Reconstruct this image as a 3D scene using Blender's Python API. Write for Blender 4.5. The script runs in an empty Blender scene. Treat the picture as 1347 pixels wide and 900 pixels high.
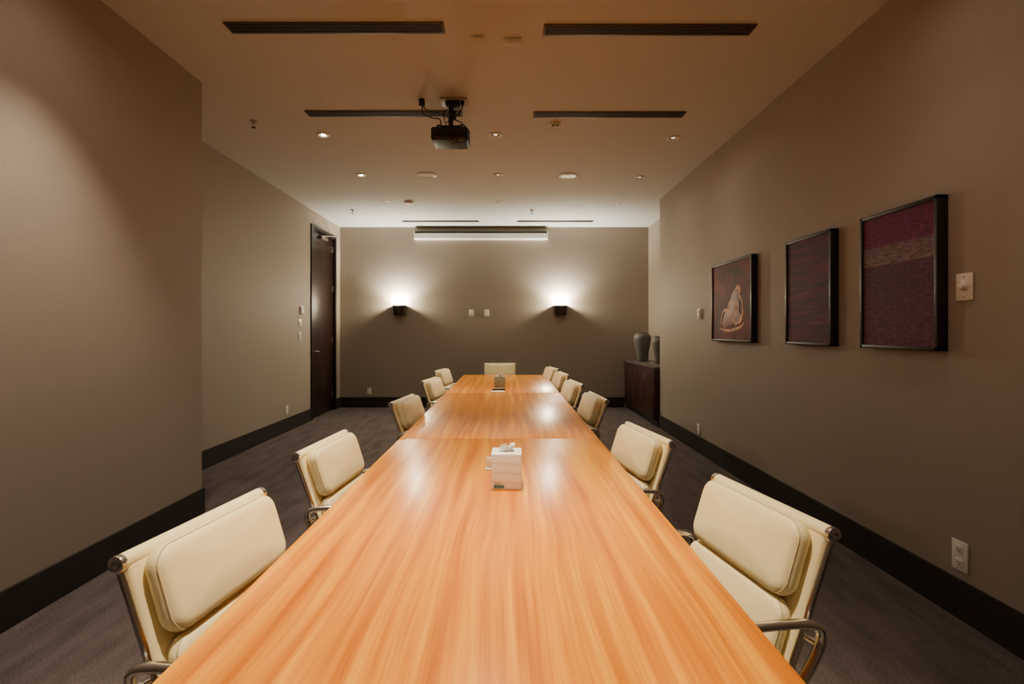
import bpy, bmesh, math, random
from mathutils import Vector, Matrix, Euler
random.seed(4)
D = bpy.data
COL = bpy.context.scene.collection
CEIL = 3.32

# ------------------------------------------------------------------ materials
def mat(name, color=(.5,.5,.5), rough=.5, metal=0.0, coat=0.0, emis=None, estr=0.0, bump=None, spec=.5):
    m = D.materials.new(name); m.use_nodes = True
    nt = m.node_tree; p = nt.nodes["Principled BSDF"]
    p.inputs["Base Color"].default_value = (*color,1)
    p.inputs["Roughness"].default_value = rough
    p.inputs["Metallic"].default_value = metal
    p.inputs["Coat Weight"].default_value = coat
    p.inputs["Specular IOR Level"].default_value = spec
    if emis:
        p.inputs["Emission Color"].default_value = (*emis,1)
        p.inputs["Emission Strength"].default_value = estr
    if bump:
        sc, st, var = bump
        tc = nt.nodes.new("ShaderNodeTexCoord")
        n = nt.nodes.new("ShaderNodeTexNoise"); n.inputs["Scale"].default_value = sc
        n.inputs["Detail"].default_value = 3
        nt.links.new(tc.outputs["Object"], n.inputs["Vector"])
        b = nt.nodes.new("ShaderNodeBump"); b.inputs["Strength"].default_value = st
        b.inputs["Distance"].default_value = .002
        nt.links.new(n.outputs["Fac"], b.inputs["Height"])
        nt.links.new(b.outputs["Normal"], p.inputs["Normal"])
        if var:
            r = nt.nodes.new("ShaderNodeValToRGB")
            r.color_ramp.elements[0].position=.3; r.color_ramp.elements[1].position=.7
            r.color_ramp.elements[0].color = (*[c*(1-var) for c in color],1)
            r.color_ramp.elements[1].color = (*[min(1,c*(1+var)) for c in color],1)
            nt.links.new(n.outputs["Fac"], r.inputs["Fac"])
            nt.links.new(r.outputs["Color"], p.inputs["Base Color"])
    return m

def N(nt, t, **kw):
    n = nt.nodes.new(t)
    for k,v in kw.items(): setattr(n,k,v)
    return n
def mapping(nt, scale, out="Object", loc=(0,0,0)):
    tc = N(nt,"ShaderNodeTexCoord"); mp = N(nt,"ShaderNodeMapping")
    mp.inputs["Scale"].default_value = scale; mp.inputs["Location"].default_value = loc
    nt.links.new(tc.outputs[out], mp.inputs["Vector"]); return mp
def ramp(nt, src, stops):
    r = N(nt,"ShaderNodeValToRGB"); e = r.color_ramp.elements
    while len(e) < len(stops): e.new(.5)
    for el,(p,c) in zip(e,stops): el.position=p; el.color=(*c,1)
    nt.links.new(src, r.inputs["Fac"]); return r
def mix(nt, fac, a, b, bt='MIX'):
    m = N(nt,"ShaderNodeMix"); m.data_type='RGBA'; m.blend_type=bt
    if isinstance(fac,(int,float)): m.inputs[0].default_value=fac
    else: nt.links.new(fac, m.inputs[0])
    for i,v in ((6,a),(7,b)):
        if isinstance(v,tuple): m.inputs[i].default_value=(*v,1)
        else: nt.links.new(v, m.inputs[i])
    return m.outputs[2]
def math_(nt, op, a, b=None):
    m = N(nt,"ShaderNodeMath"); m.operation=op
    for i,v in ((0,a),(1,b)):
        if v is None: continue
        if isinstance(v,(int,float)): m.inputs[i].default_value=v
        else: nt.links.new(v,m.inputs[i])
    return m.outputs[0]

WALL = mat("wall_vinyl_taupe", (.315,.265,.212), .62, bump=(260,.35,.05))
CEILM = mat("ceiling_paint", (.58,.575,.55), .85, bump=(90,.1,.02))
BASE = mat("baseboard_dark", (.022,.017,.015), .45, bump=(60,.1,.1))
CHROME = mat("polished_aluminium", (.86,.84,.80), .22, 1.0, bump=(40,.02,0))
LEATHER = mat("cream_leather", (.93,.80,.46), .45, bump=(380,.35,.03), coat=.05)
STITCH = mat("leather_piping", (.66,.54,.30), .55, bump=(300,.2,.05))
BLACK = mat("black_plastic", (.012,.012,.013), .4, bump=(200,.1,.1))
RUB = mat("caster_rubber", (.02,.02,.02), .7, bump=(100,.1,.1))
WHITEP = mat("white_plastic", (.80,.76,.68), .35, bump=(50,.02,.01))
GREYP = mat("grey_plastic", (.35,.32,.28), .45, bump=(50,.02,.01))
DARKSLOT = mat("diffuser_slot", (.012,.010,.009), .7, bump=(50,.1,.1))
DIFF = mat("diffuser_frame", (.10,.082,.065), .5, .3, bump=(50,.05,.05))
DOORM = mat("door_espresso_wood", (.020,.007,.005), .36, coat=.05)
FRAMEM = mat("frame_dark_wood", (.012,.008,.007), .4, bump=(50,.05,.1))
CABM = mat("cabinet_mahogany", (.034,.009,.007), .38, coat=.05)
CABTOP = mat("cabinet_stone_top", (.12,.10,.088), .3, bump=(40,.05,.3))
VASE = mat("vase_grey_ceramic", (.125,.115,.105), .5, bump=(25,.3,.15))
SCON = mat("sconce_bronze", (.03,.022,.018), .45, .6, bump=(50,.05,.1))
BULB = mat("lamp_glow", (1,.9,.7), .5, emis=(1,.86,.62), estr=40, bump=(20,.01,0))
BULBD = mat("lamp_dim", (.7,.6,.5), .3, emis=(1,.8,.55), estr=1.0, bump=(20,.01,0))
TISSUE = mat("tissue_paper", (.88,.86,.82), .8, bump=(60,.3,.02))
BLUE = mat("box_label_blue", (.06,.20,.24), .5, bump=(60,.05,.1))
SCREENW = mat("screen_housing_white", (.92,.90,.84), .4, bump=(50,.02,.01))

for m,sc in ((DOORM,(6,6,.5)),(CABM,(5,5,.8))):
    nt=m.node_tree; p=nt.nodes["Principled BSDF"]; mp=mapping(nt,sc)
    n=N(nt,"ShaderNodeTexNoise"); n.inputs["Scale"].default_value=5; n.inputs["Detail"].default_value=5
    nt.links.new(mp.outputs[0],n.inputs["Vector"])
    c=p.inputs["Base Color"].default_value[:3]
    r=ramp(nt,n.outputs["Fac"],[(.35,tuple(x*.6 for x in c)),(.65,tuple(x*1.5 for x in c))])
    nt.links.new(r.outputs[0],p.inputs["Base Color"])

# carpet
CARPET = mat("carpet_brown_grey",(.07,.06,.055),.95, spec=.1)
nt=CARPET.node_tree; p=nt.nodes["Principled BSDF"]
mp=mapping(nt,(1,1,1)); n1=N(nt,"ShaderNodeTexNoise"); n1.inputs["Scale"].default_value=150; n1.inputs["Detail"].default_value=2
nt.links.new(mp.outputs[0],n1.inputs["Vector"])
mp2=mapping(nt,(6,1.2,1)); n2=N(nt,"ShaderNodeTexNoise"); n2.inputs["Scale"].default_value=2; n2.inputs["Detail"].default_value=4
nt.links.new(mp2.outputs[0],n2.inputs["Vector"])
r1=ramp(nt,n1.outputs["Fac"],[(.32,(.075,.060,.056)),(.68,(.165,.134,.126))])
r2=ramp(nt,n2.outputs["Fac"],[(.35,(.75,.75,.75)),(.65,(1.1,1.1,1.1))])
nt.links.new(mix(nt,1.0,r1.outputs[0],r2.outputs[0],'MULTIPLY'),p.inputs["Base Color"])
b=N(nt,"ShaderNodeBump"); b.inputs["Strength"].default_value=.7; b.inputs["Distance"].default_value=.005
nt.links.new(n1.outputs["Fac"],b.inputs["Height"]); nt.links.new(b.outputs[0],p.inputs["Normal"])

# table wood: flame veneer, grain along Y, strip matched
WOOD = mat("teak_veneer",(.7,.33,.08),.28,coat=.0,spec=.36)
nt=WOOD.node_tree; p=nt.nodes["Principled BSDF"]
tc=N(nt,"ShaderNodeTexCoord"); sx=N(nt,"ShaderNodeSeparateXYZ"); nt.links.new(tc.outputs["Object"],sx.inputs[0])
mpw=mapping(nt,(3.0,.9,1)); nw=N(nt,"ShaderNodeTexNoise"); nw.inputs["Scale"].default_value=1.3; nw.inputs["Detail"].default_value=1
nt.links.new(mpw.outputs[0],nw.inputs["Vector"])
xw=math_(nt,'ADD',sx.outputs[0],math_(nt,'MULTIPLY',nw.outputs["Fac"],.06))
strip=math_(nt,'FLOOR',math_(nt,'MULTIPLY',sx.outputs[0],7.4))
wn=N(nt,"ShaderNodeTexWhiteNoise"); wn.noise_dimensions='1D'; nt.links.new(strip,wn.inputs["W"])
cx=N(nt,"ShaderNodeCombineXYZ"); nt.links.new(math_(nt,'MULTIPLY',xw,18),cx.inputs[0]); nt.links.new(math_(nt,'MULTIPLY',sx.outputs[1],.50),cx.inputs[1])
ng=N(nt,"ShaderNodeTexNoise"); ng.inputs["Scale"].default_value=1.3; ng.inputs["Detail"].default_value=4; ng.inputs["Roughness"].default_value=.55
nt.links.new(cx.outputs[0],ng.inputs["Vector"])
cf=N(nt,"ShaderNodeCombineXYZ"); nt.links.new(math_(nt,'MULTIPLY',xw,150),cf.inputs[0]); nt.links.new(math_(nt,'MULTIPLY',sx.outputs[1],2.2),cf.inputs[1])
nf=N(nt,"ShaderNodeTexNoise"); nf.inputs["Scale"].default_value=1.0; nf.inputs["Detail"].default_value=3
nt.links.new(cf.outputs[0],nf.inputs["Vector"])
g=ramp(nt,ng.outputs["Fac"],[(.28,(.46,.115,.0008)),(.43,(.64,.200,.0010)),(.55,(.78,.290,.0015)),(.70,(.90,.44,.006))])
f=ramp(nt,nf.outputs["Fac"],[(.3,(.86,.79,.70)),(.6,(1.02,1.02,1.02))])
s=ramp(nt,wn.outputs["Value"],[(0,(.88,.84,.78)),(1,(1.04,1.04,1.04))])
c=mix(nt,1.0,g.outputs[0],f.outputs[0],'MULTIPLY'); c=mix(nt,1.0,c,s.outputs[0],'MULTIPLY')
nt.links.new(c,p.inputs["Base Color"])

# tissue box paper with wave lines
BOXM = mat("tissue_box_card",(.85,.83,.8),.5)
nt=BOXM.node_tree; p=nt.nodes["Principled BSDF"]; mp=mapping(nt,(1,1,1))
w=N(nt,"ShaderNodeTexWave"); w.bands_direction='Z'; w.inputs["Scale"].default_value=9; w.inputs["Distortion"].default_value=4
w.inputs["Detail"].default_value=1; w.inputs["Detail Scale"].default_value=.6
nt.links.new(mp.outputs[0],w.inputs["Vector"])
r=ramp(nt,w.outputs["Fac"],[(.0,(.70,.68,.64)),(.04,(.70,.68,.64)),(.12,(.84,.82,.78)),(1,(.86,.84,.80))])
nt.links.new(r.outputs[0],p.inputs["Base Color"])
BOXG = mat("tissue_box_grey",(.34,.36,.28),.5,bump=(40,.05,.25))

# art canvases
def art_mat(name): 
    m=mat(name,(.1,.02,.02),.6,spec=.25); return m, m.node_tree, m.node_tree.nodes["Principled BSDF"]
ART1,nt,p=art_mat("painting_red_figure")
mp=mapping(nt,(1,3,3)); n=N(nt,"ShaderNodeTexNoise"); n.inputs["Scale"].default_value=1.6; n.inputs["Detail"].default_value=5
nt.links.new(mp.outputs[0],n.inputs["Vector"])
r=ramp(nt,n.outputs["Fac"],[(.3,(.036,.006,.006)),(.5,(.10,.011,.010)),(.7,(.19,.020,.018))])
nt.links.new(r.outputs[0],p.inputs["Base Color"])
ART2,nt,p=art_mat("painting_maroon_bands")
mp=mapping(nt,(1,.7,9)); n=N(nt,"ShaderNodeTexNoise"); n.inputs["Scale"].default_value=4; n.inputs["Detail"].default_value=6
nt.links.new(mp.outputs[0],n.inputs["Vector"])
r=ramp(nt,n.outputs["Fac"],[(.3,(.034,.015,.024)),(.5,(.070,.020,.040)),(.62,(.13,.016,.055)),(.75,(.13,.075,.075))])
nt.links.new(r.outputs[0],p.inputs["Base Color"])
ART3,nt,p=art_mat("painting_plum_bands")
tc=N(nt,"ShaderNodeTexCoord"); sp=N(nt,"ShaderNodeSeparateXYZ"); nt.links.new(tc.outputs["Object"],sp.inputs[0])
z=math_(nt,'MULTIPLY_ADD',sp.outputs[2],1.25); 
z.node.inputs[2].default_value=.5
base=ramp(nt,z,[(0,(.095,.022,.052)),(.58,(.072,.022,.048)),(.605,(.082,.020,.046)),(.62,(.15,.095,.10)),(.74,(.13,.075,.085)),(.755,(.105,.005,.050)),(1,(.10,.004,.048))])
base.color_ramp.interpolation='LINEAR'
mp=mapping(nt,(1,1,1)); v=N(nt,"ShaderNodeTexVoronoi"); v.inputs["Scale"].default_value=24; v.inputs["Randomness"].default_value=.25
nt.links.new(mp.outputs[0],v.inputs["Vector"])
dots=ramp(nt,v.outputs["Distance"],[(.0,(1,1,1)),(.16,(1,1,1)),(.24,(0,0,0))])
mpn=mapping(nt,(1,1,4)); n=N(nt,"ShaderNodeTexNoise"); n.inputs["Scale"].default_value=22; nt.links.new(mpn.outputs[0],n.inputs["Vector"])
nr=ramp(nt,n.outputs["Fac"],[(.35,(.6,.6,.6)),(.65,(1.5,1.5,1.5))])
c=mix(nt,1.0,base.outputs[0],nr.outputs[0],'MULTIPLY')
c=mix(nt,math_(nt,'MULTIPLY',dots.outputs[0],.4),c,(.26,.07,.11))
nt.links.new(c,p.inputs["Base Color"])
PAINTY = mat("paint_ochre",(.55,.155,.018),.5,bump=(14,.3,.55))
PAINTR = mat("paint_russet",(.21,.038,.012),.5,bump=(14,.3,.55))

# ------------------------------------------------------------------ mesh builder
class B:
    def __init__(s): s.v=[]; s.f=[]; s.m=[]; s.mats=[]
    def mi(s,m):
        if m not in s.mats: s.mats.append(m)
        return s.mats.index(m)
    def add(s, vs, fs, m, M=None):
        o=len(s.v); k=s.mi(m)
        for v in vs: s.v.append((M@Vector(v)) if M else Vector(v))
        for f in fs: s.f.append([i+o for i in f]); s.m.append(k)
    def box(s,c,d,m,bev=0,seg=2,M=None):
        bm=bmesh.new(); bmesh.ops.create_cube(bm,size=1)
        bmesh.ops.scale(bm,vec=d,verts=bm.verts)
        if bev: bmesh.ops.bevel(bm,geom=bm.edges[:],offset=bev,segments=seg,affect='EDGES',profile=.5)
        bmesh.ops.translate(bm,vec=c,verts=bm.verts)
        bm.verts.index_update()
        s.add([v.co.copy() for v in bm.verts],[[v.index for v in f.verts] for f in bm.faces],m,M); bm.free()
    def b2(s,lo,hi,m,bev=0,seg=2,M=None):
        s.box([(a+b)/2 for a,b in zip(lo,hi)],[b-a for a,b in zip(lo,hi)],m,bev,seg,M)
    def tube(s,pts,r,m,seg=10,closed=False,M=None,flat=None):
        P=[Vector(p) for p in pts]; n=len(P); vs=[]; fs=[]
        def tan(i):
            a=P[(i-1)%n] if (closed or i>0) else P[i]; b=P[(i+1)%n] if (closed or i<n-1) else P[i]
            return (b-a).normalized()
        t=tan(0); u=t.cross(Vector((0,0,1)))
        if u.length<.1: u=t.cross(Vector((1,0,0)))
        u.normalize()
        for i in range(n):
            t=tan(i); u=(u-t*u.dot(t)).normalized(); w=t.cross(u)
            rr=r[i] if isinstance(r,(list,tuple)) else r
            for k in range(seg):
                a=2*math.pi*k/seg
                q=u*math.cos(a)*rr+w*math.sin(a)*rr
                if flat: q=Vector((q.x*flat[0],q.y*flat[1],q.z*flat[2]))
                vs.append(P[i]+q)
        for i in range(n if closed else n-1):
            j=(i+1)%n
            for k in range(seg):
                l=(k+1)%seg; fs.append([i*seg+k,i*seg+l,j*seg+l,j*seg+k])
        if not closed:
            fs.append(list(range(seg))[::-1]); fs.append([(n-1)*seg+k for k in range(seg)])
        s.add(vs,fs,m,M)
    def lathe(s,prof,m,seg=24,M=None,cap=True):
        vs=[];fs=[];n=len(prof)
        for r,z in prof:
            for k in range(seg):
                a=2*math.pi*k/seg; vs.append((r*math.cos(a),r*math.sin(a),z))
        for i in range(n-1):
            for k in range(seg):
                l=(k+1)%seg; fs.append([i*seg+k,i*seg+l,(i+1)*seg+l,(i+1)*seg+k])
        if cap: fs.append(list(range(seg))[::-1]); fs.append([(n-1)*seg+k for k in range(seg)])
        s.add(vs,fs,m,M)
    def outline(s,w,h,r,n=7):
        pts=[]
        r=min(r,w/2-.001,h/2-.001)
        for cx,cy,a0 in ((w/2-r,h/2-r,0),(-w/2+r,h/2-r,90),(-w/2+r,-h/2+r,180),(w/2-r,-h/2+r,270)):
            for k in range(n+1):
                a=math.radians(a0+90*k/n); pts.append((cx+r*math.cos(a),cy+r*math.sin(a)))
        return pts
    def pad(s,w,h,t,rc,m,M,dome=.006,piping=None):
        r=t/2; vs=[];fs=[];rings=[]
        for sc in (.35,.7): 
            rings.append([(x*sc,y*sc,-r-dome*(1-sc*sc)) for x,y in s.outline(w-2*r*.9,h-2*r*.9,max(rc-r*.9,.008))])
        for k in range(9):
            a=math.radians(-90+180*k/8); e=r*.9*(1-math.cos(a))
            rings.append([(x,y,r*math.sin(a)) for x,y in s.outline(w-2*e,h-2*e,max(rc-e,.008))])
        for sc in (.85,.6,.3):
            rings.append([(x*sc,y*sc,r+dome*(1-sc*sc)) for x,y in s.outline(w-2*r*.9,h-2*r*.9,max(rc-r*.9,.008))])
        n=len(rings[0])
        for rg in rings: vs+=rg
        for i in range(len(rings)-1):
            for k in range(n):
                l=(k+1)%n; fs.append([i*n+k,i*n+l,(i+1)*n+l,(i+1)*n+k])
        fs.append(list(range(n))[::-1]); fs.append([(len(rings)-1)*n+k for k in range(n)])
        s.add(vs,fs,m,M)
        if piping:
            for zz in (.55,):
                e=r*.9*(1-math.sqrt(1-zz*zz))
                s.tube([(x,y,r*zz) for x,y in s.outline(w-2*e,h-2*e,max(rc-e,.008),5)],.0020,piping,6,True,M)
    def mesh(s,name,ang=38,smooth=True):
        me=D.meshes.new(name); me.from_pydata([tuple(v) for v in s.v],[],s.f)
        for m in s.mats: me.materials.append(m)
        for p,k in zip(me.polygons,s.m): p.material_index=k; p.use_smooth=smooth
        bm=bmesh.new(); bm.from_mesh(me); bmesh.ops.recalc_face_normals(bm,faces=bm.faces); bm.to_mesh(me); bm.free()
        if smooth: me.set_sharp_from_angle(angle=math.radians(ang))
        me.update(); return me
    def obj(s,name,loc=(0,0,0),rot=(0,0,0),ang=38,smooth=True):
        o=D.objects.new(name,s.mesh(name,ang,smooth)); o.location=loc; o.rotation_euler=rot; COL.objects.link(o); return o
def inst(name,me,loc,rot=(0,0,0)):
    o=D.objects.new(name,me); o.location=loc; o.rotation_euler=rot; COL.objects.link(o); return o
def spline(P,sub=6,closed=False):
    P=[Vector(p) for p in P]; out=[]; n=len(P)
    rng=n if closed else n-1
    for i in range(rng):
        if closed: a,b,c,d=P[(i-1)%n],P[i],P[(i+1)%n],P[(i+2)%n]
        else: a,b,c,d=P[max(i-1,0)],P[i],P[i+1],P[min(i+2,n-1)]
        for k in range(sub):
            t=k/sub
            out.append(.5*((2*b)+(c-a)*t+(2*a-5*b+4*c-d)*t*t+(3*b-a-3*c+d)*t**3))
    if not closed: out.append(P[-1])
    return out

# ------------------------------------------------------------------ room shell
Y0,Y1=-1.8,9.1
XLF,XLR,XR,XRR=-2.36,-3.09,2.21,2.59
YL,YR=3.81,7.18
def simple(name,boxes,m,bev=0):
    b=B()
    for lo,hi in boxes: b.b2(lo,hi,m,bev)
    return b.obj(name,smooth=False)
simple("floor",[((-3.4,Y0-.15,-.1),(2.9,Y1+.15,0))],CARPET)
simple("ceiling",[((-3.4,Y0-.15,CEIL),(2.9,Y1+.15,CEIL+.1))],CEILM)
simple("wall_left",[((-3.39,Y0,0),(XLF,YL,CEIL))],WALL)
DY0,DY1,DZ=7.74,8.86,3.095     # rough opening
simple("wall_left_recess",[((-3.24,YL,0),(XLR,DY0,CEIL))],WALL)
simple("wall_left_corner",[((-3.24,DY1,0),(XLR,Y1,CEIL))],WALL)
simple("wall_left_over_door",[((-3.24,DY0,DZ),(XLR,DY1,CEIL))],WALL)
simple("wall_right",[((XR,Y0,0),(2.89,YR,CEIL))],WALL)
simple("wall_right_recess",[((XRR,YR,0),(2.89,Y1,CEIL))],WALL)
simple("wall_back",[((-3.39,Y1,0),(2.89,Y1+.14,CEIL))],WALL)
simple("wall_front",[((-3.39,Y0-.14,0),(2.89,Y0,CEIL))],WALL)
bh=.19; t=.016
simple("baseboard_left",[((XLF,Y0,0),(XLF+t,YL+t,bh)),((XLR,YL,0),(XLF,YL+t,bh)),((XLR,YL+t,0),(XLR+t,DY0,bh)),((XLR,DY1,0),(XLR+t,Y1-t,bh))],BASE)
simple("baseboard_right",[((XR-t,Y0,0),(XR,YR,bh)),((XR-t,YR,0),(XR-.02,YR+t,bh))],BASE)
simple("baseboard_back",[((XLR,Y1-t,0),(2.14,Y1,bh))],BASE)
simple("baseboard_front",[((XLF+t,Y0,0),(XR-t,Y0+t,bh))],BASE)

# door (in left recess wall, faces +X)
b=B()
fr=.06; e=.001
b.b2((XLR-.14,DY0+e,0),(XLR+.022,DY0+fr,DZ-e),FRAMEM,.004)
b.b2((XLR-.14,DY1-fr,0),(XLR+.022,DY1-e,DZ-e),FRAMEM,.004)
b.b2((XLR-.14,DY0+fr,DZ-fr),(XLR+.022,DY1-fr,DZ-e),FRAMEM,.004)
A0,A1,AZ=DY0+fr,DY1-fr,DZ-fr
b.b2((XLR-.075,A0,.008),(XLR-.03,A1,AZ),DOORM,.003)
b.b2((XLR-.031,A0+.06,.98),(XLR-.022,A0+.11,1.22),CHROME,.003)
b.tube(spline([(XLR-.03,A0+.085,1.08),(XLR+.03,A0+.085,1.08),(XLR+.035,A0+.12,1.08),(XLR+.035,A0+.22,1.075)],5),.009,CHROME,10)
b.tube([(XLR-.03,A0+.085,1.18),(XLR-.01,A0+.085,1.18)],.016,CHROME,14)
b.b2((XLR-.03,A0+.35,AZ-.11),(XLR+.03,A0+.62,AZ-.05),CHROME,.006)
b.tube([(XLR+.03,A0+.42,AZ-.05),(XLR+.20,A0+.62,AZ-.02),(XLR+.02,A0+.86,AZ+.01)],.010,GREYP,8)
for hz in (.25,1.2,2.1,2.8): b.tube([(XLR-.028,A1-.004,hz),(XLR-.028,A1-.004,hz+.1)],.008,CHROME,8)
b.obj("door_1",smooth=True)

# ------------------------------------------------------------------ table
b=B()
TX0,TX1=-.668,.560
TZ=.74
ys=[.78,3.04,5.30,7.50]
for i in range(3):
    b.b2((TX0,ys[i]+.0012,TZ-.036),(TX1,ys[i+1]-.0012,TZ),WOOD,.003,2)
tcx=-.085
for y in ((1.25),(3.04),(5.30),(7.0)):
    b.b2((tcx-.07,y-.19,.03),(tcx+.07,y+.19,TZ-.036),DOORM,.008)
    b.b2((tcx-.09,y-.24,0),(tcx+.09,y+.24,.03),BLACK,.006)
b.b2((tcx-.03,1.3,.58),(tcx+.03,6.95,.68),DOORM,.004)
b.obj("conference_table")

# ------------------------------------------------------------------ chair
def chair_mesh():
    b=B()
    P0=Vector((0,-.19,.452)); P1=Vector((0,-.325,.862))
    bd=(P1-P0).normalized(); L=(P1-P0).length
    nn = Vector((0,bd.z,-bd.y))
    def BM(s,off):
        o=P0+bd*s+nn*off
        return Matrix(((1,bd.x,nn.x,o.x),(0,bd.y,nn.y,o.y),(0,bd.z,nn.z,o.z),(0,0,0,1)))
    b.pad(.492,L+.015,.024,.02,LEATHER,BM(L/2,-.004),.0)
    b.pad(.450,.215,.062,.052,LEATHER,BM(L-.103,.038),.009,STITCH)
    b.pad(.450,.222,.046,.045,LEATHER,BM(L-.325,.030),.008,STITCH)
    b.tube([P1+Vector((-.247,0,0))-nn*.008,P1+Vector((.247,0,0))-nn*.008],.020,LEATHER,16)
    for sx in (-1,1):
        c=P1-nn*.008
        b.lathe([(.012,-.004),(.0205,0),(.0215,.006),(.0205,.014),(.012,.018),(.006,.016)],CHROME,18,
                Matrix.Translation(c+Vector((sx*.245,0,0)))@Euler((0,sx*math.pi/2,0)).to_matrix().to_4x4())
    sp0=Vector((0,-.17,.440)); sp1=Vector((0,.255,.462))
    sd=(sp1-sp0).normalized(); sn=Vector((0,-sd.z,sd.y))
    def SM(s,off):
        o=sp0+sd*s+sn*off
        return Matrix(((1,sd.x,sn.x,o.x),(0,sd.y,sn.y,o.y),(0,sd.z,sn.z,o.z),(0,0,0,1)))
    b.pad(.485,.44,.016,.02,LEATHER,SM(.215,-.006),0)
    b.pad(.45,.205,.050,.045,LEATHER,SM(.115,.024),.008,STITCH)
    b.pad(.45,.205,.050,.045,LEATHER,SM(.325,.024),.008,STITCH)
    b.tube([sp1+Vector((-.245,0,-.004)),sp1+Vector((.245,0,-.004))],.018,LEATHER,14)
    for sx in (-1,1):
        x=sx*.247
        rail=spline([P1+Vector((x,0,0))-nn*.012,P0+bd*.25+Vector((x,0,0))-nn*.006,P0+bd*.10+Vector((x,0,0)),Vector((x,-.175,.448)),Vector((x,-.08,.434)),Vector((x,.1,.445)),sp1+Vector((x,0,0))],6)
        b.tube(rail,.0095,CHROME,10)
        b.lathe([(.010,0),(.019,.002),(.019,.012),(.010,.016)],CHROME,16,Matrix.Translation(sp1+Vector((x,0,-.004)))@Euler((0,sx*math.pi/2,0)).to_matrix().to_4x4())
        a=sx*.288
        loop=spline([(a,-.225,.655),(a,-.05,.664),(a,.10,.664),(a,.165,.645),(a,.185,.595),(a,.15,.50),(a-sx*.02,.08,.449),(a-sx*.02,-.06,.438),(a-sx*.005,-.16,.46),(a,-.235,.55),(a,-.262,.62)],6,True)
        b.tube(loop,.0115,CHROME,10,True,flat=(1.25,1,1))
        b.tube([(sx*.243,-.245,.60),(a,-.258,.60)],.009,CHROME,8)
        b.tube([(sx*.243,0,.438),(a-sx*.02,0,.438)],.009,CHROME,8)
    for y in (-.08,.10):
        b.tube(spline([(-.243,y,.432),(-.12,y,.405),(0,y,.395),(.12,y,.405),(.243,y,.432)],5),.011,CHROME,8)
    b.box((0,.01,.378),(.13,.24,.045),BLACK,.01)
    b.lathe([(.028,.17),(.028,.26),(.020,.262),(.020,.365)],CHROME,18)
    b.lathe([(.045,.10),(.048,.13),(.040,.165),(.030,.185)],CHROME,20)
    b.tube(spline([(.06,.05,.375),(.16,.06,.372),(.24,.07,.385)],4),.006,BLACK,8)
    for k in range(5):
        A=math.radians(90+72*k); M=Matrix.Rotation(A,4,'Z')
        b.tube(spline([(.03,0,.135),(.12,0,.125),(.22,0,.098),(.285,0,.078)],4),[.026,.025,.024,.023,.022,.021,.020,.019,.018,.017,.016,.015,.014],CHROME,10,M=M,flat=(1,.8,1))
        b.tube([(.285,0,.085),(.285,0,.05)],.008,CHROME,8,M=M)
        for sy in (-1,1):
            W=M@Matrix.Translation((.293,sy*.016,.027))@Euler((math.pi/2,0,0)).to_matrix().to_4x4()
            b.lathe([(.020,-.010),(.026,-.007),(.027,0),(.026,.007),(.020,.010)],RUB,18,W)
        b.box((.290,0,.045),(.03,.012,.02),BLACK,.003,M=M)
    return b.mesh("office_chair",45)
CH=chair_mesh()
def put_chair(tx,ty,yaw,k=.33,z=0):
    a=math.radians(yaw); f=Vector((-math.sin(a),math.cos(a),0))
    o=Vector((tx,ty,0))+f*k
    inst("office_chair",CH,(o.x,o.y,z),(0,0,a))
put_chair(-.862,1.395,-99)
put_chair(-.885,2.37,-95)
put_chair(-.825,3.88,-97)
put_chair(-.865,5.45,-98)
put_chair(-.925,6.75,-99)
put_chair(.812,1.56,101)
put_chair(.735,2.60,100)
put_chair(.735,4.04,95)
put_chair(.705,5.12,97)
put_chair(.70,6.20,97)
put_chair(.66,7.10,100)
put_chair(-.13,8.10,180)

# ------------------------------------------------------------------ tissue boxes
def tissue(name,loc,w,h,cm,rot=0,label=True):
    b=B()
    b.box((0,0,h/2),(w,w,h),cm,.003)
    b.lathe([(.0,0),(.034,0),(.034,.0008),(.0,.0008)],DARKSLOT,24,Matrix.Translation((0,0,h))@Matrix.Diagonal((1,.6,1,1)),cap=False)
    vs=[];fs=[];n=26;R=6
    for i in range(R):
        u=i/(R-1)
        for k in range(n):
            a=2*math.pi*k/n
            r=.022+.016*u+ .012*u*math.sin(3*a+1)+.006*math.sin(7*a+4*u)*u
            zz=h+.026*math.sin(u*math.pi*.62)+.010*u*math.sin(2*a+.6)
            if i<1: zz=h-.003
            vs.append((r*math.cos(a)*(1.0-.55*math.sin(u*2.2)) + .010*u, r*math.sin(a)*.45*(1-.3*u), zz))
    for i in range(R-1):
        for k in range(n):
            l=(k+1)%n; fs.append([i*n+k,i*n+l,(i+1)*n+l,(i+1)*n+k])
    b.add(vs,fs,TISSUE)
    vs=[(-.03,-.004,h),(.03,.0,h),(.026,.004,h+.012),(.004,-.006,h+.022),(-.020,.004,h+.030),(-.034,0,h+.012),(0,.012,h+.012)]
    b.add(vs,[[0,1,6],[1,2,6],[2,3,6],[3,4,6],[4,5,6],[5,0,6]],TISSUE)
    if label:
        b.box((-w*.24,-w/2-.0008,.014),(w*.34,.001,.014),BLUE)
        b.box((-w*.30,-w/2-.0008,.028),(w*.22,.001,.004),GREYP)
    b.obj(name,loc,(0,0,rot))
tissue("tissue_box",(-.005,2.12,TZ),.127,.147,BOXM,-.02)
tissue("tissue_box",(-.095,5.86,TZ),.125,.13,BOXG,.02,False)
b=B(); b.box((0,0,.03),(.05,.012,.06),WHITEP,.003); b.box((0,.012,.003),(.06,.05,.006),WHITEP,.002)
b.obj("place_card_holder",(-.078,2.36,TZ))
b=B(); b.box((0,0,.009),(.14,.05,.018),BLACK,.005); b.box((0,0,.019),(.12,.036,.004),GREYP,.001)
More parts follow.
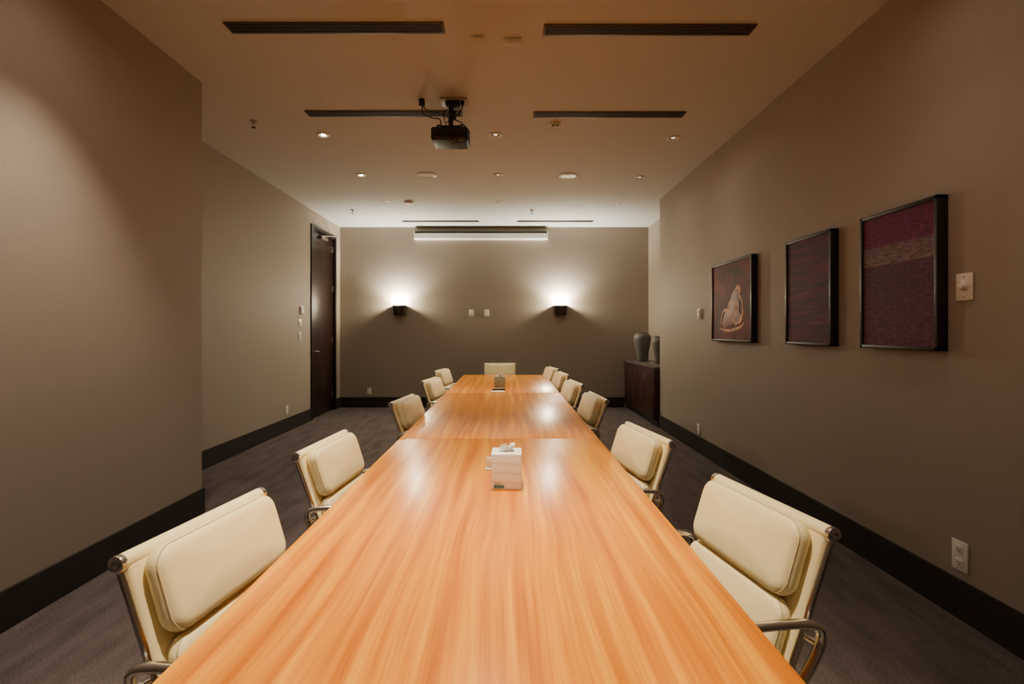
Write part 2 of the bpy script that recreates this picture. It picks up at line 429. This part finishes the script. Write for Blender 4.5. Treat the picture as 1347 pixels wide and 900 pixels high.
for i in range(5): b.box((-.05+.025*i,0,.022),(.012,.012,.004),WHITEP,.001)
b.obj("remote_control",(-.10,5.55,TZ),(0,0,.05))
b=B(); b.box((0,0,.004),(.15,.10,.008),WHITEP,.002); b.box((0,0,.0085),(.13,.08,.002),TISSUE,.0005)
b.obj("notepad",(-.11,5.38,TZ),(0,0,.1))

# ------------------------------------------------------------------ cabinet + vases
b=B()
cx0=2.14
b.b2((cx0+.012,YR+.03,.09),(XRR-.002,Y1-.02,.845),CABM,.003)
b.b2((cx0+.05,YR+.04,0),(XRR-.01,Y1-.03,.09),BLACK)
b.b2((cx0-.01,YR+.022,.845),(XRR-.002,Y1-.01,.88),CABTOP,.004)
nd=4; w=(Y1-.05-YR-.06)/nd
for i in range(nd):
    y=YR+.05+i*w
    b.b2((cx0-.004,y+.004,.10),(cx0+.013,y+w-.004,.835),CABM,.003)
    hy=y+w-.04 if i%2==0 else y+.04
    b.tube([(cx0-.006,hy,.62),(cx0-.022,hy,.63),(cx0-.022,hy,.74),(cx0-.006,hy,.75)],.004,CHROME,8)
b.obj("credenza_cabinet")
b=B()
b.lathe([(.085,0),(.095,.01),(.098,.05),(.115,.16),(.140,.28),(.158,.37),(.155,.42),(.130,.455),(.108,.465),(.112,.485),(.100,.485),(.095,.46)],VASE,36)
vm=b.mesh("ceramic_vase",50)
o=inst("ceramic_vase",vm,(2.345,8.62,.88)); o.scale=(.95,.95,1.03)
o=inst("ceramic_vase",vm,(2.46,8.02,.88)); o.scale=(.75,.75,.90)

# ------------------------------------------------------------------ wall art
def art(name,y0,y1,z0,z1,cm,dep=.055,extra=None):
    b=B(); w=y1-y0;h=z1-z0;f=.020
    for lo,hi in (((-dep,-w/2,-h/2),(0,-w/2+f,h/2)),((-dep,w/2-f,-h/2),(0,w/2,h/2)),((-dep,-w/2,h/2-f),(0,w/2,h/2)),((-dep,-w/2,-h/2),(0,w/2,-h/2+f))):
        b.b2(lo,hi,FRAMEM,.002)
    b.b2((-dep+.010,-w/2+f*.8,-h/2+f*.8),(-.01,w/2-f*.8,h/2-f*.8),cm)
    if extra: extra(b,-dep+.0095)
    b.obj(name,(XR-.001,(y0+y1)/2,(z0+z1)/2))
def fig(b,x):
    # flat painted seated figure: image-left = +Y (u right, v up)
    S=[(PAINTR,[(-.16,-.24),(-.06,-.16),(.08,-.14),(.22,-.20)],.085),
       (PAINTR,[(.02,-.20),(.06,-.05),(.12,.04),(.16,.08)],.090),
       (PAINTY,[(.10,.08),(.13,.12),(.17,.12),(.18,.08),(.14,.055),(.11,.08)],.022),
       (PAINTY,[(.02,.03),(.08,.06),(.18,.04),(.24,-.02)],.016),
       (PAINTY,[(.03,.03),(-.04,-.04),(-.06,-.12),(.0,-.16)],.013),
       (PAINTY,[(.24,-.02),(.25,-.12),(.20,-.20),(.10,-.22)],.014),
       (PAINTY,[(-.22,-.22),(-.16,-.10),(-.06,-.09),(.04,-.16),(.12,-.24)],.015),
       (PAINTY,[(-.24,-.26),(-.10,-.285),(.06,-.28),(.22,-.25),(.28,-.21)],.015),
       (PAINTY,[(.08,.02),(.09,-.06),(.12,-.14)],.010),
       (PAINTY,[(.16,.02),(.17,-.06),(.16,-.13)],.008)]
    for i,(m,pts,r) in enumerate(S):
        P=spline([(x-.0003*i,-u,v) for u,v in pts],6); n=len(P)
        b.tube(P,[r*(.3+.7*math.sin(math.pi*(i2+.5)/n)) for i2 in range(n)],m,8,flat=(.03,1,1))
art("framed_painting",4.37,5.23,1.30,2.088,ART1,extra=fig)
art("framed_painting",3.296,3.84,1.30,2.088,ART2)
art("framed_painting",2.478,3.025,1.30,2.088,ART3)

# ------------------------------------------------------------------ wall plates
def plate(name,loc,nrm,kind="outlet",w=.075,h=.12):
    b=B() # local: faces -Y
    b.box((0,-.004,0),(w,.008,h),WHITEP,.003)
    if kind=="outlet":
        for s in (-1,1):
            b.box((0,-.0085,s*h*.23),(w*.46,.004,h*.27),WHITEP,.0015)
            for q in (-1,1): b.box((q*.007,-.0108,s*h*.23+.003),(.003,.001,.010),BLACK)
            b.box((0,-.0108,s*h*.23-.009),(.005,.001,.005),BLACK)
    elif kind=="dimmer":
        b.lathe([(.022,0),(.022,.004),(.017,.006),(.016,.022),(.012,.025),(.0,.025)],WHITEP,24,Matrix.Translation((0,-.008,.0))@Euler((math.pi/2,0,0)).to_matrix().to_4x4(),cap=False)
        for s in (-1,1): b.box((0,-.0085,s*h*.38),(.006,.002,.006),GREYP)
    elif kind=="thermo":
        b.box((0,-.018,0),(w*.85,.022,h*.85),WHITEP,.004); b.box((0,-.0295,h*.16),(w*.5,.002,h*.24),GREYP,.001)
        b.box((0,-.0295,-h*.18),(w*.2,.003,h*.1),GREYP,.001)
    else:
        b.box((0,-.009,0),(w*.38,.004,h*.5),WHITEP,.0015); b.box((0,-.012,h*.05),(w*.3,.004,h*.2),WHITEP,.001)
        for s in (-1,1): b.box((0,-.0085,s*h*.4),(.005,.002,.005),GREYP)
    rz={'R':-math.pi/2,'B':0,'L':math.pi/2}[nrm]
    b.obj(name,loc,(0,0,rz))
plate("electrical_outlet",(XR,2.41,.305),'R','outlet',.085,.145)
plate("electrical_outlet",(XR,5.71,.27),'R')
plate("dimmer_switch",(XR,2.385,1.615),'R','dimmer',.088,.132)
plate("wall_thermostat",(XR,5.66,1.60),'R','thermo',.085,.13)
plate("light_switch",(-.67,Y1,1.735),'B','switch',.085,.13)
plate("light_switch",(-.385,Y1,1.735),'B','switch',.085,.13)
plate("electrical_outlet",(-2.55,Y1,.30),'B')
plate("wall_thermostat",(XLR,7.38,1.715),'L','thermo',.11,.13)
plate("light_switch",(XLR,7.35,1.53),'L','switch',.11,.11)
plate("light_switch",(XLR,7.33,1.33),'L','switch')
plate("electrical_outlet",(XLR,6.90,.30),'L')

# ------------------------------------------------------------------ lights
def spot(name,parent,loc,energy,ang,blend,color=(1,.80,.56),size=.04,rot=(0,0,0)):
    l=D.lights.new(name,'SPOT'); l.energy=energy; l.spot_size=math.radians(ang); l.spot_blend=blend
    l.color=color; l.shadow_soft_size=size
    o=D.objects.new(name,l); o.location=loc; o.rotation_euler=rot; COL.objects.link(o)
    if parent: o.parent=parent
    return o
def sconce(x):
    b=B(); w=.25;d=.115;z0=-.10;z1=.075;t=.006
    n=12
    outer=[];inner=[]
    for z,sc in ((z0,.86),(z1,1.0)):
        for lst,off in ((outer,0),(inner,t)):
            for k in range(n+1):
                a=math.pi*k/n
                lst.append(((w/2-off)*sc*math.copysign(abs(math.cos(a))**.35,math.cos(a)),-(d-off)*sc*math.sin(a)**.5,z+(t if lst is inner and z==z0 else 0)))
    m=n+1
    b.add(outer,[[k,k+1,m+k+1,m+k] for k in range(n)]+[list(range(m))],SCON)
    b.add(inner,[[k,k+1,m+k+1,m+k] for k in range(n)]+[list(range(m))],SCREENW)
    top=[outer[m+k] for k in range(m)]+[inner[m+k] for k in range(m)]
    b.add(top,[[k,k+1,m+k+1,m+k] for k in range(n)],SCON)
    b.box((0,-.003,-.01),(w*.8,.006,.16),SCON)
    b.tube([(-.07,-.055,.035),(.07,-.055,.035)],.011,BULB,12)
    o=b.obj("wall_sconce",(x,Y1,1.80))
    l=D.lights.new("sconce_lamp",'POINT'); l.energy=80; l.color=(1,.87,.60); l.shadow_soft_size=.03
    q=D.objects.new("sconce_lamp",l); q.location=(0,-.10,.125); COL.objects.link(q); q.parent=o
    spot("sconce_uplight",o,(0,-.06,.08),230,150,.7,(1,.95,.80),.04,(math.pi-.25,0,0))
sconce(-1.985); sconce(.965)

def dl_mesh(lit):
    b=B()
    b.lathe([(.060,0),(.060,-.006),(.052,-.010),(.042,-.010),(.037,-.004),(.037,-.001)],WHITEP,28,cap=False)
    b.lathe([(.0,-.0015),(.037,-.0015)],DARKSLOT if not lit else GREYP,28,cap=False)
    b.lathe([(.0,-.006),(.018,-.005),(.022,-.0018)],BULB if lit else BULBD,20,cap=False)
    return b.mesh("recessed_downlight")
DL={True:dl_mesh(True),False:dl_mesh(False)}
WC=(1,.81,.54); SC=(1,.86,.70)
def downlight(x,y,lit,e,ang=70,bl=.8,wide=0,color=WC):
    o=inst("recessed_downlight",DL[lit],(x,y,CEIL))
    if e: spot("downlight_lamp",o,(0,0,-.03),e,ang,bl,color,.035)
    if wide: spot("downlight_fill",o,(0,0,-.035),wide,165,1.0,SC,.05)  # added wide fill spot, raises ambient light on the walls
for y,e,w in ((-.3,14,4),(1.1,30,8),(2.35,190,12),(4.82,40,8),(6.06,55,8),(7.3,20,5)):
    downlight(-1.80,y,y>0 and y<6.5,e,80,.8,w,SC)
for y,e,w in ((-.3,220,10),(1.1,460,10),(2.35,450,14),(4.82,200,14),(6.06,140,12),(7.34,90,8)):
    downlight(-.12,y,False,e,66,1.0,w)
for y,e,w in ((1.1,10,5),(2.35,14,7),(4.9,12,7),(6.15,8,6),(7.43,6,5)):
    downlight(1.64,y,False,e,90,.9,w,SC)

# ceiling diffusers
def diffuser(x0,x1,y,w=.115):
    b=B(); cx=(x0+x1)/2; L=x1-x0
    b.box((0,0,-.004),(L,w,.008),DIFF,.002)
    for k in (-1,0,1): b.box((0,k*w*.28,-.0085),(L-.03,w*.17,.003),DARKSLOT)
    b.obj("linear_air_diffuser",(cx,y,CEIL))
for y in (3.12,4.35,8.60):
    diffuser(-1.77 if y<8 else -1.84,-.40 if y<8 else -.50,y); diffuser(.225 if y<8 else .16,1.56 if y<8 else 1.49,y+(.02 if y<8 else 0))
b=B(); b.lathe([(.118,0),(.118,-.006),(.108,-.011),(.100,-.008),(.04,-.011),(0,-.0115)],WHITEP,36,cap=False)
for r in (.03,.055,.08): b.lathe([(r,-.0105),(r+.003,-.0125),(r+.006,-.0105)],GREYP,36,cap=False)
sm=b.mesh("ceiling_speaker")
inst("ceiling_speaker",sm,(-.99,6.06,CEIL)); inst("ceiling_speaker",sm,(.735,6.09,CEIL))
b=B(); b.lathe([(.07,0),(.07,-.02),(.055,-.04),(0,-.045)],WHITEP,28,cap=False); b.lathe([(.071,-.010),(.072,-.014),(.066,-.018)],GREYP,28,cap=False)
inst("smoke_detector",b.mesh("smoke_detector"),(-1.46,7.3,CEIL))
b=B(); b.box((0,0,-.004),(.12,.09,.008),CEILM,.003); b.box((0,0,-.0095),(.085,.06,.003),CEILM,.001)
cm_=b.mesh("ceiling_cover_plate")
inst("ceiling_cover_plate",cm_,(.03,3.27,CEIL)); o=inst("ceiling_cover_plate",cm_,(-.195,3.24,CEIL)); o.scale=(.75,.9,1)
b=B(); b.lathe([(.035,0),(.033,-.006),(.012,-.009),(.010,-.03),(.006,-.03)],GREYP,20)
for s in (-1,1): b.tube([(s*.009,0,-.028),(s*.016,0,-.045),(s*.004,0,-.058)],.003,CHROME,6)
b.lathe([(.020,-.057),(.021,-.060),(.0,-.062)],DARKSLOT,18,cap=False); b.lathe([(.020,-.0565),(.0,-.0565)],CHROME,18,cap=False)
spk=b.mesh("fire_sprinkler")
for x,y in ((-2.32,4.51),(-2.45,7.80),(.385,7.83)): inst("fire_sprinkler",spk,(x,y,CEIL))
b=B(); b.lathe([(.052,0),(.052,-.012),(.044,-.018),(.036,-.014)],WHITEP,28,cap=False); b.lathe([(0,-.012),(.037,-.012)],DARKSLOT,28,cap=False); b.lathe([(0,-.03),(.014,-.026),(.018,-.012)],WHITEP,18,cap=False)
inst("occupancy_sensor",b.mesh("occupancy_sensor"),(.44,4.57,CEIL))

# projection screen housing: slim white case mounted high on the back wall
b=B()
b.b2((-1.70,8.985,3.085),(.72,Y1-.001,3.185),SCREENW,.010,3)
b.b2((-1.69,9.00,3.185),(.71,Y1-.001,3.225),DARKSLOT,.003)
b.tube([(-1.64,9.03,3.078),(.66,9.03,3.078)],.010,SCREENW,10)
for x in (-1.705,.725): b.b2((x-.006,8.99,3.08),(x+.006,Y1-.001,3.225),WHITEP,.003)
b.obj("projection_screen_housing")

# projector + mount + cables
b=B(); px,py=-.475,4.12
b.box((px,py,3.01),(.30,.24,.105),BLACK,.018,3)
b.box((px,py-.118,3.005),(.25,.008,.07),DIFF,.003)
b.box((px,py-.1225,3.005),(.24,.004,.06),BLACK,.001)
for i in range(4): b.box((px-.08+.045*i,py-.126,3.00),(.028,.005,.014),DARKSLOT,.001)
for i in range(6): b.box((px+.152,py-.06+.024*i,3.01),(.004,.010,.06),DARKSLOT)
b.lathe([(.045,0),(.045,.02),(.036,.024),(.034,.01),(0,.012)],BLACK,24,Matrix.Translation((px+.07,py+.118,3.01))@Euler((-math.pi/2,0,0)).to_matrix().to_4x4(),cap=False)
for sx in (-1,1):
    for sy in (-1,1): b.tube([(px,py,3.10),(px+sx*.10,py+sy*.08,3.085),(px+sx*.11,py+sy*.085,3.055)],.008,BLACK,8)
b.box((px,py,3.09),(.12,.10,.02),BLACK,.004)
b.tube([(px,py,3.09),(px,py,CEIL-.01)],.020,BLACK,14)
b.box((px+.02,py,3.20),(.05,.05,.07),BLACK,.008)
b.box((px+.03,py,CEIL-.008),(.22,.15,.016),GREYP,.003)
b.box((px+.02,py-.02,CEIL-.04),(.12,.08,.05),BLACK,.01)
b.box((px-.235,py-.03,CEIL-.03),(.045,.05,.06),BLACK,.006)
b.box((px+.10,py-.03,CEIL-.03),(.03,.03,.04),BLACK,.005)
def cable(P,r=.005): b.tube(spline(P,7),r,BLACK,8)
cable([(px-.235,py-.04,CEIL-.06),(px-.22,py-.06,3.19),(px-.14,py-.09,3.14),(px-.08,py-.12,3.12),(px-.06,py-.15,3.06),(px-.06,py-.126,3.01)])
cable([(px-.235,py-.03,CEIL-.06),(px-.17,py-.04,3.22),(px-.07,py-.04,3.19),(px-.01,py-.05,3.15),(px-.02,py-.10,3.10)],.004)
cable([(px+.10,py-.03,CEIL-.05),(px+.09,py-.08,3.20),(px+.04,py-.10,3.13),(px+.10,py-.14,3.08),(px+.165,py-.15,3.0),(px+.13,py-.16,2.92),(px+.04,py-.15,2.93),(px+.01,py-.126,3.0)])
cable([(px+.02,py-.05,3.27),(px-.05,py-.08,3.18),(px-.02,py-.13,3.05),(px-.04,py-.15,2.96),(px+.05,py-.15,2.91),(px+.08,py-.126,3.0)],.004)
b.obj("ceiling_projector")

# ------------------------------------------------------------------ world, camera
w=D.worlds.new("world"); bpy.context.scene.world=w; w.use_nodes=True
w.node_tree.nodes["Background"].inputs[0].default_value=(.02,.016,.012,1); w.node_tree.nodes["Background"].inputs[1].default_value=.3
cam=D.cameras.new("camera"); co=D.objects.new("camera",cam); COL.objects.link(co)
co.location=(0,0,1.4); co.rotation_euler=(math.pi/2,0,0)
cam.sensor_width=36; cam.lens=650*36/1347; cam.clip_start=.02
cam.shift_x=5.5/1347; cam.shift_y=-14/1347
bpy.context.scene.camera=co
